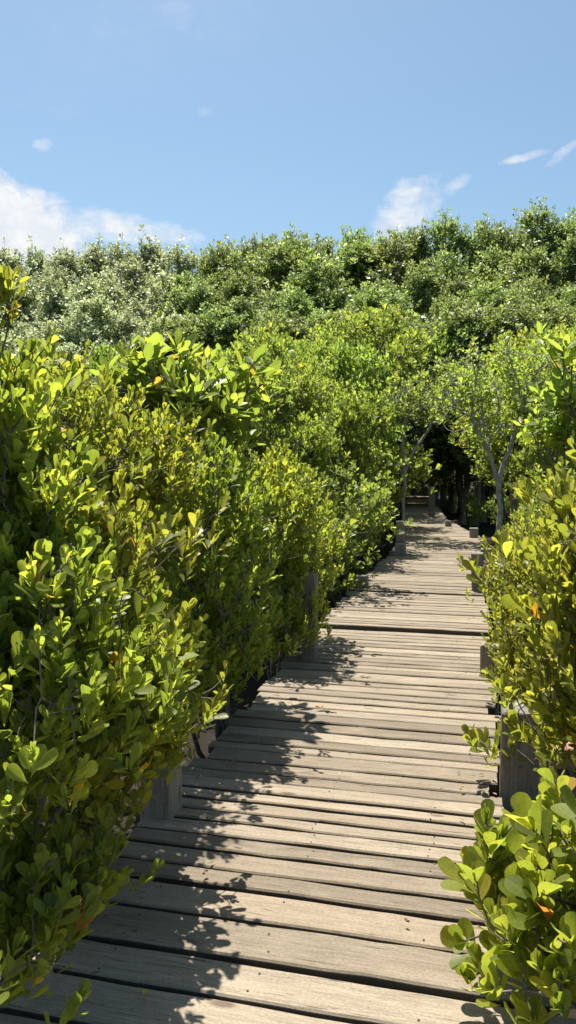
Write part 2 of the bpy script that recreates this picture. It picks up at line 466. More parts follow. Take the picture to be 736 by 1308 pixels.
# ------------------------------------------------------------------ posts and the cross beam
def post(x, y, w_, d_, ztop, label, rz, lean=(0, 0), mat=M_POST):
    """square timber pile standing in the mud, slightly bevelled and worn; x, y is the middle of its front face"""
    rng_ = np.random.default_rng(int(abs(x * 977 + y * 131)) + 5)
    o = empty('tmp', (0, 0, 0)); bpy.data.objects.remove(o)
    Hh = ztop - GZ + 0.1; n = 7; bev = 0.012
    sec = [(-w_ / 2 + bev, 0), (w_ / 2 - bev, 0), (w_ / 2, bev), (w_ / 2, d_ - bev), (w_ / 2 - bev, d_), (-w_ / 2 + bev, d_), (-w_ / 2, d_ - bev), (-w_ / 2, bev)]
    V, Fc, wv = [], [], []
    zs = list(np.linspace(0, Hh - bev, n)) + [Hh]
    for i, z in enumerate(zs):
        k = 0.93 if i == len(zs) - 1 else 1.0
        for (a, b_) in sec:
            V.append((a * k + lean[0] * z + rng_.normal(0, 0.0015), (b_ - d_ / 2) * k + d_ / 2 + lean[1] * z + rng_.normal(0, 0.0015), z + (rng_.normal(0, 0.003) if i == len(zs) - 1 else 0)))
            wv.append((z, a + b_ * 0.7, b_))
    for i in range(len(zs) - 1):
        for j in range(8):
            a0 = i * 8 + j; a1 = i * 8 + (j + 1) % 8
            Fc.append((a0, a1, a1 + 8, a0 + 8))
    Fc.append(tuple(range(7, -1, -1))); Fc.append(tuple((len(zs) - 1) * 8 + j for j in range(8)))
    o = mesh_obj('wooden_post', V, Fc, mat, attrs={'wv': ('FLOAT_VECTOR', wv), 'tone': ('FLOAT', [rng_.random()] * len(V))})
    o.location = (x, y, GZ - 0.1); o.rotation_euler = (0, 0, rz)
    return tag(o, label, 'post', 'timber posts along the boardwalk')


th = TH
post(*(at(198, 1050, 3.36)[:2]), 0.155, 0.15, 0.50, 'dark square post half buried in the big leafy shrub on the near left', -th)
post(*(at(664, 1000, 3.58)[:2]), 0.175, 0.165, 0.405, 'thick grey square post with sunlit top beside the reddish beam, nearest on the right', -th)
post(*(at(626, 850, 5.7)[:2]), 0.14, 0.14, 0.215, 'low grey post poking from the right hedge beside the dark gap in the planks', -th)
post(*(at(613.5, 740, 9.1)[:2]), 0.145, 0.14, 0.51, 'knee high grey post standing clear on the right edge, beyond the dark gap', -th, lean=(-0.03, 0))
post(*(at(621, 712, 12.0)[:2]), 0.17, 0.15, 0.235, 'short block post just behind the knee high grey post on the right', -th)
post(*(at(605.5, 683, 15.6)[:2]), 0.17, 0.15, 0.25, 'short block post on right edge where the planks start bending left', -head_at(15.6))
post(*(at(573, 671, 18.3)[:2]), 0.15, 0.14, 0.19, 'smallest low block on the right edge, just before the tall far post', -head_at(18.3))
post(*(at(552, 640, 21.6)[:2]), 0.17, 0.15, 0.90, 'tall slim post farthest along the right edge, below the shady tunnel', -head_at(21))
post(*(at(461.5, 750, 9.35)[:2]), 0.145, 0.14, 0.20, 'low sunlit block post alone on the left edge beyond the leafy shrub', -th)
post(*(at(511, 706, 12.6)[:2]), 0.18, 0.16, 0.25, 'low block post on left edge at the foot of the dark upright stems', -th)
post(*(at(511, 684, 14.7)[:2]), 0.16, 0.15, 0.46, 'dark post behind the low block on the left edge, against thin trunks', -head_at(14.7))
post(*(at(394, 790, 6.1)[:2]), 0.115, 0.13, 0.70, 'tall narrow post wrapped in the middle left shrub leaves', -th)

bmw = Wood()
pb = at(690, 962, 3.70)
bmw.piece(np.array([pb[0] + 0.50, pb[1] - 0.02, pb[2] + 0.045]), -0.03, 1.0, 0.11, 0.10, np.random.default_rng(2), seg=6, jit=0.002, tone=0.4)
beam = bmw.build('timber_beam', M_BEAM, None)
tag(beam, 'reddish brown cross beam butting the thick grey post on the right', 'beam')


# ------------------------------------------------------------------ plants
def nrm(a): return a / np.maximum(np.linalg.norm(a, axis=-1, keepdims=True), 1e-9)


PROF = {  # stations along the leaf and half widths (1 = widest)
    'near': (np.array([0.0, 0.12, 0.34, 0.56, 0.76, 0.90, 0.97, 1.0]), np.array([0.05, 0.12, 0.55, 0.88, 1.0, 0.86, 0.52, 0.12])),
    'mid': (np.array([0.0, 0.35, 0.78, 1.0]), np.array([0.06, 0.62, 1.0, 0.22])),
    'oval': (np.array([0.0, 0.08, 0.30, 0.52, 0.76, 0.93, 1.0]), np.array([0.05, 0.10, 0.72, 1.0, 0.84, 0.38, 0.04])),
}


def leaf_geo(pos, ax, nor, L, W, tone, kind, curl, fold):
    N = len(pos)
    ax = nrm(ax); side = nrm(np.cross(nor, ax)); nor = np.cross(ax, side)
    if kind == 'far':
        # a folded rhombus: 4 verts, two triangles share the mid rib through one bent quad
        p0 = pos; p2 = pos + ax * L[:, None] + nor * (curl * L)[:, None]
        mid = pos + ax * (L * 0.6)[:, None]
        a = mid + side * W[:, None] + nor * (fold * W)[:, None]; b_ = mid - side * W[:, None] + nor * (fold * W)[:, None]
        V = np.stack([p0, a, p2, b_], 1).reshape(-1, 3)
        Fq = (np.arange(N)[:, None] * 4 + np.arange(4)[None]).astype(np.int32)
        return V, Fq, np.repeat(tone, 4), np.zeros(4 * N)
    ts, ws = PROF[kind]; S = len(ts)
    c = pos[:, None] + ax[:, None] * (L[:, None] * ts)[..., None] + nor[:, None] * ((curl * L)[:, None] * ts ** 2)[..., None]
    so = side[:, None] * (W[:, None] * ws)[..., None]; no = nor[:, None] * ((fold * W)[:, None] * ws)[..., None]
    V = np.stack([c - so + no, c, c + so + no], 2)          # N,S,3,3
    lu = np.broadcast_to(np.array([-1.0, 0, 1.0]), (N, S, 3))
    idx = np.arange(N * S * 3).reshape(N, S, 3)
    q = np.stack([idx[:, :-1, :-1], idx[:, :-1, 1:], idx[:, 1:, 1:], idx[:, 1:, :-1]], -1).reshape(-1, 4)
    return V.reshape(-1, 3), q.astype(np.int32), np.repeat(tone, S * 3), lu.reshape(-1)


def rosettes(tips, axes, rng, K=9, length=0.075, asp=0.27, kind='near', spread=(18, 72), drop=0.12, gap=0.011, tone_mu=0.45, tone_sd=0.2, lmin=0.5, curl=0.0):
    M = len(tips)
    k = np.arange(K)[None, :]
    rndv = rng.normal(size=(M, 3)); e1 = nrm(np.cross(axes, rndv)); e2 = np.cross(axes, e1)
    phi = k * 2.399 + rng.uniform(0, 6.28, (M, 1)) + rng.normal(0, 0.25, (M, K))
    frac = (k + 0.5) / K
    al = np.radians(spread[0] + (spread[1] - spread[0]) * frac + rng.normal(0, 9, (M, K)))
    rad = e1[:, None] * np.cos(phi)[..., None] + e2[:, None] * np.sin(phi)[..., None]
    ax = axes[:, None] * np.cos(al)[..., None] + rad * np.sin(al)[..., None]
    nor = axes[:, None] * np.sin(al)[..., None] - rad * np.cos(al)[..., None]
    nor = nor + rng.normal(0, 0.22, nor.shape)
    ax = nrm(ax + rng.normal(0, 0.10, ax.shape))
    pos = tips[:, None] - axes[:, None] * (gap * k + rng.normal(0, gap * 0.3, (M, K)))[..., None]
    sz = (lmin + (1 - lmin) * np.clip(frac * 2.2, 0, 1)) * rng.uniform(0.62, 1.25, (M, K)) * rng.uniform(0.75, 1.2, (M, 1))
    L = length * sz
    W = L * asp * rng.uniform(0.85, 1.18, (M, K))
    # young inner leaves are lighter, old ones deeper green; a few turn yellow or orange
    tone = np.clip(tone_mu + rng.normal(0, tone_sd * 0.6, (M, 1)) + rng.normal(0, tone_sd * 0.6, (M, K)) + 0.12 * (0.5 - frac), 0.0, 0.93)
    old = (rng.random((M, K)) < 0.022) & (frac > 0.55)
    tone = np.where(old, rng.uniform(0.95, 1.0, (M, K)), tone)
    keep = (rng.random((M, K)) > drop).ravel()
    fl = lambda a: a.reshape(-1, a.shape[-1])[keep]
    cu = (curl + rng.normal(0, 0.10, (M, K))).ravel()[keep]
    fo = rng.uniform(0.05, 0.38, (M, K)).ravel()[keep]
    pos, ax, nor, L, W, tone = fl(pos), fl(ax), fl(nor), L.ravel()[keep], W.ravel()[keep], tone.ravel()[keep]
    # petiole offset
    pos = pos + ax * (L * 0.06)[:, None]
    return leaf_geo(pos, ax, nor, L, W, tone, kind, cu, fo)


def tips_in(lumps, n, rng, clump=0.14, per=8, inner=0.55, up=1.15, floor=0.0, deck_clear=True, over=1.4):
    """twig ends spread in clumps near the surface of overlapping lumps (cx,cy,cz,rx,ry,rz)"""
    Lm = np.array(lumps, float)
    wgt = (Lm[:, 3] * Lm[:, 5] + Lm[:, 3] * Lm[:, 4] + Lm[:, 4] * Lm[:, 5]); wgt /= wgt.sum()
    T, O = [], []
    tries = 0
    while len(T) < n and tries < n * 4:
        tries += 1
        l = Lm[rng.choice(len(Lm), p=wgt)]
        d = rng.normal(size=3); d[2] = abs(d[2]) if rng.random() < 0.35 else d[2]
        d /= np.linalg.norm(d)
        r = rng.uniform(inner, 1.0) ** 0.6 * rng.uniform(0.86, 1.12)
        c = l[:3] + d * l[3:] * r
        for _ in range(rng.poisson(per) + 1):
            p = c + rng.normal(size=3) * clump * np.array([1, 1, 0.75]) * rng.uniform(0.6, 1.3)
            o = (p - l[:3]) / l[3:]
            if p[2] < floor: continue
            if deck_clear and p[2] < 0.10 + over * (hw_at(p[1]) + 0.02 - abs(p[0] - cx_at(p[1]))) and abs(p[0] - cx_at(p[1])) < hw_at(p[1]) + 0.02: continue
            T.append(p); O.append(o)
    T = np.array(T[:n]); O = nrm(np.array(O[:n]))
    A = nrm(0.6 * O * np.array([1, 1, 0.6]) + np.array([0, 0, up]) + rng.normal(0, 0.24, T.shape))
    return T, A


def grow(base, tips, axes, rng, r_tip=0.0022, r_exp=0.38, stems=3, trunk=None, rmax=0.09):
    """branch segments from one base to every twig end"""
    S = []

    def path(p, d, q, dq, r0, r1, n):
        L = np.linalg.norm(q - p)
        c1 = p + d * L * 0.38; c2 = q - dq * L * 0.35
        prev = p
        for i in range(1, n + 1):
            t_ = i / n
            x = (1 - t_) ** 3 * p + 3 * (1 - t_) ** 2 * t_ * c1 + 3 * (1 - t_) * t_ ** 2 * c2 + t_ ** 3 * q
            if i < n: x = x + rng.normal(0, 0.02 * L / n ** 0.5, 3)
            S.append((prev, x, r0 + (r1 - r0) * (i - 1) / n, r0 + (r1 - r0) * i / n)); prev = x

    def split(idx, k):
        P = tips[idx]
        c = P[rng.choice(len(P), k, replace=False)]
        for _ in range(4):
            a = np.argmin(((P[:, None] - c[None]) ** 2).sum(-1), 1)
            for j in range(k):
                if (a == j).any(): c[j] = P[a == j].mean(0)
        return [idx[a == j] for j in range(k) if (a == j).any()]

    def rad(n): return min(rmax, r_tip * n ** r_exp)

    def rec(p, d, idx, depth):
        n = len(idx)
        if n <= 2 or depth > 14:
            for i in idx: path(p, d, tips[i], axes[i], r_tip * 1.15, r_tip * 0.8, 3)
            return
        k = 2 if (n < 6 or rng.random() < 0.6) else 3
        for g in split(idx, k):
            if len(g) == 1:
                path(p, d, tips[g[0]], axes[g[0]], r_tip * 1.2, r_tip * 0.8, 4); continue
            c = tips[g].mean(0); f = 0.5 if len(g) > 20 else 0.6
            q = p + (c - p) * f + rng.normal(0, 0.03, 3) * np.linalg.norm(c - p)
            dq = nrm((c - q) + 0.25 * np.linalg.norm(c - q) * axes[g].mean(0))
            path(p, d, q, dq, rad(len(g)) * 1.1, rad(len(g)) * 0.95, 4)
            rec(q, dq, g, depth + 1)

    idx = np.arange(len(tips))
    base = np.asarray(base, float)
    if trunk is not None:                # one trunk up to this point, then the crown
        trunk = np.asarray(trunk, float)
        path(base, np.array([0, 0, 1.0]), trunk, nrm(trunk - base + np.array([0, 0, 0.5])), rad(len(idx)) * 1.25, rad(len(idx)), 7)
        rec(trunk, nrm(trunk - base), idx, 0)
    else:
        for g in split(idx, min(stems, len(idx))):
            c = tips[g].mean(0); b0 = base + np.append(rng.normal(0, 0.06, 2), 0)
            q = b0 + (c - b0) * 0.5
            path(b0, nrm(np.array([0, 0, 1.0]) + 0.4 * nrm(c - b0)), q, nrm(c - b0), rad(len(g)) * 1.3, rad(len(g)), 6)
            rec(q, nrm(c - q), g, 1)
    return S


def tubes(S, sides=5):
    p0 = np.array([s[0] for s in S]); p1 = np.array([s[1] for s in S])
    r0 = np.array([s[2] for s in S]); r1 = np.array([s[3] for s in S])
    d = nrm(p1 - p0); ref = np.where(np.abs(d[:, 2:3]) > 0.9, np.array([[1.0, 0, 0]]), np.array([[0, 0, 1.0]]))
    u = nrm(np.cross(d, ref)); v = np.cross(d, u)
    a = np.arange(sides) * 2 * math.pi / sides
    ring = u[:, None] * np.cos(a)[None, :, None] + v[:, None] * np.sin(a)[None, :, None]
    # lap the ends a little so joints close
    V = np.stack([p0[:, None] - d[:, None] * (r0 * 0.3)[:, None, None] + ring * r0[:, None, None],
                  p1[:, None] + d[:, None] * (r1 * 0.3)[:, None, None] + ring * r1[:, None, None]], 1)   # N,2,sides,3
    N = len(S); idx = np.arange(N * 2 * sides).reshape(N, 2, sides)
    nx_ = np.roll(idx, -1, axis=2)
    q = np.stack([idx[:, 0], nx_[:, 0], nx_[:, 1], idx[:, 1]], -1).reshape(-1, 4)
    return V.reshape(-1, 3), q.astype(np.int32)


def lump(px, py, d, rxp, rzp, ry):
    c = at(px, py, d); return (c[0], c[1], c[2], rxp / F * d, ry, rzp / F * d)


def plant(name, base, tips, axes, rng, leaf, mat_leaf, mat_bark=M_BARK, bare=0.05, r_tip=0.0020, stems=6, trunk=None, extra=None, rmax=0.09, sides=5):
    """top-level Empty at the foot, with the branching stems and the leaves as its two parts"""
    base = np.asarray(base, float)
    S = grow(base, tips, axes, rng, r_tip=r_tip, stems=stems, trunk=trunk, rmax=rmax)
    if extra: S += extra
    V, Fq = tubes(S, sides)
    root = empty(name, base)
    mesh_obj('trunk', V - base, Fq, mat_bark, root, smooth=True)
    has = rng.random(len(tips)) > bare
    lv, lf, tone, lu = rosettes(tips[has], axes[has], rng, **leaf)
    mesh_obj('crown', lv - base, lf, mat_leaf, root, smooth=leaf.get('kind') != 'far', attrs={'tone': ('FLOAT', tone), 'lu': ('FLOAT', lu)})
    return root


CER = dict(K=12, length=0.069, asp=0.222, kind='near', spread=(6, 46), tone_mu=0.55, tone_sd=0.22)
RHI = dict(K=9, length=0.115, asp=0.20, kind='oval', spread=(20, 85), tone_mu=0.5, tone_sd=0.22, gap=0.014)


def shrub(label, base, lumps, n, seed, leaf=CER, mat=M_CER, clump=0.10, per=6, **kw):
    rng = np.random.default_rng(seed)
    T, A = tips_in(lumps, int(n * 1.55), rng, clump=clump, per=per, floor=kw.pop('floor', -0.35), over=kw.pop('over', 1.4), inner=kw.pop('inner', 0.45))
    p = plant('mangrove_shrub', base, T, A, rng, leaf, mat, **kw)
    return tag(p, label, 'shrub', 'mangrove shrubs lining the boardwalk')


# --- near left
shrub('largest yellow-green shrub filling the left border, nearest the viewer', (-1.25, 2.35, GZ),
      [lump(35, 640, 2.6, 85, 100, .32), lump(58, 770, 2.45, 105, 115, .33), lump(-60, 620, 2.6, 120, 160, .4), lump(20, 500, 2.8, 55, 80, .25),
       lump(-40, 900, 2.12, 120, 140, .32), lump(60, 920, 2.22, 100, 95, .28), lump(110, 860, 2.45, 75, 80, .25), lump(168, 880, 2.55, 50, 66, .2), lump(180, 930, 2.6, 38, 36, .15)], 840, 21, CER, over=0.8, clump=0.08, per=8, inner=0.3)
shrub('rounded shrub arching over the dark near left post', (-0.98, 2.95, GZ),
      [lump(142, 740, 2.95, 66, 110, .35), lump(164, 850, 2.95, 62, 90, .32), lump(196, 925, 2.95, 42, 36, .2), lump(140, 940, 2.9, 55, 45, .3), lump(100, 1050, 2.85, 48, 60, .25)], 450, 22, CER, over=1.0)
shrub('low sprigs with a yellow leaf drooping over plank ends at bottom left', (-1.22, 1.98, GZ),
      [lump(20, 1120, 2.05, 60, 60, .25), lump(45, 1165, 2.1, 45, 40, .2), lump(0, 1200, 1.95, 40, 60, .2), lump(150, 1060, 2.75, 30, 40, .12)], 110, 23, floor=0.33, over=0.3,
      leaf=dict(CER, length=0.07, tone_mu=0.35), stems=3)
shrub('upright leafy sprig poking into the sky at the left border', (-1.32, 2.75, GZ),
      [lump(6, 405, 2.7, 14, 40, .06), lump(3, 345, 2.7, 10, 34, .05), lump(-40, 430, 2.7, 40, 60, .1)], 26, 24, dict(CER, K=9, tone_mu=0.7), clump=0.04, per=2, stems=2, floor=1.0)
# --- middle left
shrub('broad-leaved shrub with forked dark branches rising above the left thicket', (-1.0, 5.4, GZ),
      [lump(240, 500, 5.3, 115, 38, .5), lump(295, 530, 5.3, 55, 45, .4), lump(180, 525, 5.5, 80, 45, .5), lump(300, 595, 5.2, 50, 45, .3), lump(318, 530, 5.3, 35, 45, .25), lump(290, 478, 5.3, 34, 26, .2)], 165, 25,
      dict(RHI, length=0.155, K=8, tone_mu=0.62), M_BIG, clump=0.12, per=3, r_tip=0.0042, stems=4, bare=0.08)
shrub('dense small-leaved shrub between the nearest bush and the broad-leaved one', (-1.15, 4.05, GZ),
      [lump(110, 560, 3.9, 75, 80, .45), lump(150, 660, 3.8, 80, 90, .4), lump(60, 560, 4.3, 90, 100, .5), lump(190, 600, 4.0, 60, 80, .35)], 800, 26, dict(CER, length=0.06))
shrub('dark green bushy shrub leaning over the left plank ends at mid picture', (-0.42, 4.75, GZ),
      [lump(240, 720, 4.5, 80, 95, .45), lump(262, 810, 4.6, 72, 75, .4), lump(276, 690, 5.1, 62, 95, .5), lump(290, 850, 4.75, 46, 42, .3), lump(250, 640, 4.6, 90, 60, .4), lump(220, 850, 4.3, 50, 60, .3)], 1200, 27,
      dict(CER, length=0.058, tone_mu=0.48))
shrub('bright shrub wrapped around the tall narrow left post', (-0.05, 6.5, GZ),
      [lump(360, 680, 6.4, 58, 70, .5), lump(378, 760, 6.2, 40, 45, .3), lump(340, 640, 6.6, 70, 70, .5), lump(360, 815, 6.0, 35, 30, .25), lump(408, 715, 6.9, 26, 50, .3), lump(388, 785, 5.95, 20, 28, .15)], 960, 28, dict(CER, length=0.058), over=0.45)
# --- near right
shrub('glossy big-leaved sprays hanging over the planks in the lower right corner', (1.30, 1.95, GZ),
      [lump(712, 1135, 2.1, 66, 52, .26), lump(730, 1205, 1.9, 66, 75, .26), lump(612, 1100, 2.3, 36, 34, .12), lump(678, 1262, 1.95, 45, 38, .16), lump(790, 1110, 2.0, 62, 130, .3), lump(662, 1130, 2.3, 42, 30, .16)], 150, 31,
      dict(CER, length=0.09, asp=0.27, K=8, tone_mu=0.55, tone_sd=0.24), over=0.35, clump=0.07, per=3, stems=4, r_tip=0.003, floor=-0.2)
shrub('tall yellow-green shrub cut by the right border, above the reddish beam', (1.62, 3.1, GZ),
      [lump(745, 860, 3.1, 40, 85, .35), lump(750, 700, 3.1, 40, 100, .35), lump(722, 900, 3.2, 20, 45, .2), lump(790, 800, 3.0, 80, 160, .4), lump(624, 950, 3.85, 8, 22, .06)], 330, 32,
      dict(CER, length=0.078, tone_mu=0.58), over=0.7)
shrub('clipped looking bright hedge shrub behind the thick grey post', (1.85, 4.75, GZ),
      [lump(694, 830, 4.7, 46, 75, .5), lump(672, 862, 4.6, 22, 36, .25), lump(700, 740, 5.0, 60, 80, .5), lump(740, 800, 4.6, 60, 120, .5)], 1050, 33, dict(CER, length=0.051, tone_mu=0.58))
shrub('low rounded yellow shrub beside the knee high grey post', (2.45, 7.0, GZ),
      [lump(690, 735, 6.8, 46, 50, .6), lump(664, 785, 6.2, 22, 40, .35), lump(706, 700, 7.2, 56, 55, .6), lump(674, 722, 7.4, 28, 35, .5)], 1050, 34, dict(CER, length=0.050, tone_mu=0.62))
shrub('sparse broad-leaved sapling standing tall at the right border', (2.05, 5.0, GZ),
      [lump(722, 470, 5.0, 32, 60, .25), lump(745, 540, 5.0, 50, 60, .3), lump(694, 405, 5.0, 10, 20, .06), lump(715, 440, 5.0, 28, 50, .15), lump(690, 520, 5.1, 30, 40, .2), lump(735, 430, 5.0, 14, 28, .1)], 56, 35,
      dict(RHI, tone_mu=0.7), M_BIG, clump=0.07, per=3, r_tip=0.0036, stems=2, bare=0.06, floor=1.2)

# --- shared kinds for what stands farther away
MID = dict(K=8, length=0.085, asp=0.27, kind='mid', spread=(15, 75), tone_mu=0.5, tone_sd=0.26, drop=0.1)


def proto_bush(seed, mat, r=0.85, h=2.4, n=800):
    rng = np.random.default_rng(seed)
    lumps = [(rng.normal(0, .35) * r, rng.normal(0, .35) * r, h * rng.uniform(.3, .72), r * rng.uniform(.55, .8), r * rng.uniform(.55, .8), h * rng.uniform(.2, .3)) for _ in range(7)]
    T, A = tips_in(lumps, n, rng, clump=0.12, per=7, floor=0.25, inner=0.5, deck_clear=False)
    k = h / T[:, 2].max(); T = T * k
    return plant('mangrove_shrub', (0, 0, 0), T, A, rng, MID, mat, stems=5), h


def proto_tree(seed, mat, r=1.7, h=5.0, n=2300, low=0.10, leaf=None, bark=M_BARK, lean=0.3):
    rng = np.random.default_rng(seed)
    lumps = []
    for _ in range(13):
        a = rng.uniform(0, 6.28); q = rng.uniform(0.1, 0.66) * r; z = rng.uniform(low + 0.14, 0.90)
        s_ = r * rng.uniform(.34, .52) * (1.15 - 0.45 * z)
        lumps.append((q * math.cos(a), q * math.sin(a), z * h, s_, s_, s_ * rng.uniform(.7, 1.0)))
    T, A = tips_in(lumps, n, rng, clump=0.16, per=6, floor=low * h, inner=0.45, up=1.1, deck_clear=False)
    k = h / T[:, 2].max(); T = T * k
    tr = (rng.normal(0, lean), rng.normal(0, lean), h * max(low, 0.2) * 0.75)
    return plant('mangrove_tree', (0, 0, 0), T, A, rng, leaf or TREEL, mat, bark, bare=0.08, r_tip=0.0036, trunk=tr, rmax=0.055), h


TREEL = dict(K=8, length=0.125, asp=0.23, kind='mid', spread=(12, 62), tone_mu=0.55, tone_sd=0.26, drop=0.1)
FAR = dict(K=8, length=0.19, asp=0.26, kind='far', spread=(15, 85), tone_mu=0.5, tone_sd=0.42, drop=0.1, gap=0.03)


def proto_far(seed, mat, r=2.6, h=13.0, n=4600):
    rng = np.random.default_rng(seed)
    lumps = []
    for i in range(46):
        z = rng.uniform(0.2, 0.96); a = rng.uniform(0, 6.28)
        env = r * max(0.18, 1 - max(0, (z - 0.50) / 0.50) ** 2.0)
        q = rng.uniform(0.3, 0.78) * env; s_ = 0.16 * r + env * rng.uniform(.08, .20)
        lumps.append((q * math.cos(a), q * math.sin(a), z * h, s_, s_, s_ * rng.uniform(1.0, 1.8)))
    T, A = tips_in(lumps, n, rng, clump=0.30, per=7, floor=0.14 * h, inner=0.4, deck_clear=False)
    k = h / T[:, 2].max(); T = T * k
    return plant('forest_tree', (0, 0, 0), T, A, rng, FAR, mat, M_FBARK, bare=0.03, r_tip=0.006, trunk=(0.2, 0.1, h * .3), rmax=0.14, sides=4), h


BUSH = [proto_bush(51, M_MIDY), proto_bush(52, M_MIDG), proto_bush(53, M_CER)]
TREE = [proto_tree(61, M_MIDG), proto_tree(62, M_MIDY), proto_tree(63, M_MIDG), proto_tree(64, M_MIDY, r=1.9)]
CANO = [proto_tree(66, M_MIDY, r=1.7, low=0.42, bark=M_PALE), proto_tree(67, M_MIDG, r=1.7, low=0.40, bark=M_PALE)]
FART = [proto_far(71, M_FARG), proto_far(72, M_FARG), proto_far(73, M_FARG, r=2.1), proto_far(74, M_FARW), proto_far(75, M_FARW, r=2.1)]
used = set()


def put(kindlist, i, px, py_top, d, label, cat, group, wide=1.0, dx=0.0, rz=None):
    proto, h = kindlist[i]
    key = id(proto)
    o = proto if key not in used else copy_tree(proto)
    used.add(key)
    p = at(px, py_top, d)
    s_ = (p[2] - GZ) / h
    X = float(p[0] + dx); off = X - cx_at(d); keep_off = 1.5 if kindlist is FART else 1.0
    if d < 39.0 and abs(off) < keep_off: X = cx_at(d) + (keep_off if off >= 0 else -keep_off)      # nothing roots in the deck
    o.location = (X, float(d), GZ)
    o.scale = (s_ * wide, s_ * wide, s_)
    o.rotation_euler = (0, 0, random.uniform(0, 6.28) if rz is None else rz)
    o.name = o.name.split('.')[0]
    return tag(o, label, cat, group)


GB, GT, GF = 'mangrove shrubs lining the boardwalk', 'small mangrove trees around the boardwalk', 'tall forest trees in the far wall'
# bushes along both sides, farther on
put(BUSH, 1, 420, 590, 9.2, 'bright shrub on the left edge behind the lone low block', 'shrub', GB, 1.0, -0.25)
put(BUSH, 0, 462, 600, 11.6, 'yellowish shrub crowding the left edge before the thin trunks', 'shrub', GB, 0.9, -0.35)
put(BUSH, 2, 480, 610, 14.0, 'narrow shrub at the foot of the thin left trunks', 'shrub', GB, 0.75, -0.45)
put(BUSH, 0, 730, 606, 9.4, 'leafy yellow shrub between the low hedge and the pale trunk', 'shrub', GB, 0.75, 0.1)
put(BUSH, 1, 380, 560, 8.6, 'green shrub filling the gap behind the shrub around the narrow post', 'shrub', GB, 1.1, -0.9)
put(BUSH, 2, 745, 590, 7.6, 'shrub on the right border behind the low yellow hedge', 'shrub', GB, 1.0, 0.3)
for (px, py, d, i) in [(655, 632, 19.5, 1), (600, 635, 24, 1), (500, 640, 22, 1), (490, 630, 19, 0), (585, 625, 29, 1), (505, 625, 29, 1), (600, 630, 27, 2), (632, 632, 23, 1), (572, 628, 34, 2), (610, 610, 36, 1), (640, 615, 30, 1), (575, 612, 39, 0), (530, 610, 40, 1), (515, 615, 36, 2), (545, 600, 41, 1), (560, 605, 43, 0)]:
    put(BUSH, i, px, py, d, 'shaded low shrub in the gloom under the canopy beside the far planks', 'shrub', 'shaded shrubs under the canopy', 0.9,
        0.25 if px > 550 else -0.25)
# small trees: canopy in front
L = [
    (TREE, 0, 330, 440, 9.8, 'small green tree topping the thicket behind the broad-leaved shrub', 0.85, -0.4),
    (TREE, 2, 400, 470, 11.0, 'small tree left of the planks with leaves down to the shrubs', 0.85, -0.4),
    (TREE, 0, 435, 430, 13.5, 'green tree in the middle of the left canopy, behind the bright edge shrub', 0.85, -0.4),
    (TREE, 1, 470, 470, 15.5, 'yellowish tree just left of the thin upright trunks', 0.7, -0.8),
    (TREE, 2, 365, 425, 15.0, 'green tree filling the gap under the forest at left centre', 0.9, 0),
    (TREE, 0, 475, 405, 18.5, 'taller green tree above the bare leaning branch', 0.85, -0.3),
    (CANO, 0, 515, 400, 22.5, 'broad canopy tree overhanging the planks from the left of the tunnel', 0.95, -1.5),
    (TREE, 2, 415, 408, 19.0, 'round green crown under the forest, left of the taller green tree', 0.9, 0),
    (CANO, 0, 612, 455, 18.5, 'yellow-green canopy tree overhanging the planks from the right', 0.95, 1.15),
    (TREE, 1, 668, 470, 14.5, 'yellowish tree behind the pale forked trunk', 0.8, 0.5),
    (TREE, 3, 725, 450, 12.5, 'yellowish tree behind the sparse sapling at the right', 0.8, 0.3),
    (CANO, 1, 590, 400, 27.0, 'olive rounded tree at the end of the planks, right of the tunnel', 0.95, 0.6),
    (TREE, 1, 645, 415, 22.5, 'yellow-green tree under the forest above the pale forked trunk', 0.9, 0.4),
    (TREE, 0, 700, 410, 20.5, 'green tree under the forest behind the right sapling', 0.9, 0.3),
    (CANO, 1, 545, 395, 33.0, 'dark green tree closing the far end of the shady tunnel', 1.0, -1.8),
    (CANO, 1, 560, 410, 44.0, 'deep green tree straight beyond the end of the planks', 1.0, 0.0),
    (TREE, 3, 440, 395, 25.0, 'yellow-green crown just under the forest wall at centre', 0.95, 0),
    (TREE, 1, 755, 400, 17.0, 'yellowish tree cut by the right border under the forest', 0.9, 0.3),
    (TREE, 2, 270, 440, 12.0, 'green crown peeping over the broad-leaved shrub at its left', 0.8, 0),
    (TREE, 3, 310, 418, 22.0, 'pale green crown between the forest and the broad-leaved shrub', 0.9, 0),
    (CANO, 0, 610, 500, 15.8, 'canopy tree spreading over the right plank edge behind the pale forked trunk', 1.0, 0.95),
    (CANO, 1, 662, 490, 17.5, 'canopy tree shading the dark gap right of the far planks', 1.1, 0.3),
    (CANO, 0, 640, 470, 20.5, 'upper canopy tree above the dark gap right of the tunnel', 1.1, 0.3),
    (TREE, 0, 195, 445, 14.0, 'small crown behind the left thicket, below the silvery trees', 0.8, 0),
]
for (K_, i, px, py, d, lab, wide, dx) in L:
    put(K_, i, px, py, d, lab, 'tree', GT, wide, dx)

for k, (px, py, d, dx) in enumerate([(375, 505, 9.0, -.5), (428, 520, 10.4, -.35), (345, 470, 8.2, -.7), (452, 500, 12.4, -.4), (478, 505, 14.2, -.8), (340, 452, 11.2, 0),
                                     (295, 455, 9.6, 0), (405, 445, 12.6, 0), (380, 430, 13.8, 0), (450, 440, 16.5, 0), (485, 455, 17.5, -1.5)]):
    put(TREE, k % 4, px, py, d, 'small tree merged into the unbroken green canopy left of the planks', 'tree', 'trees merged into the left canopy', 0.8, dx)
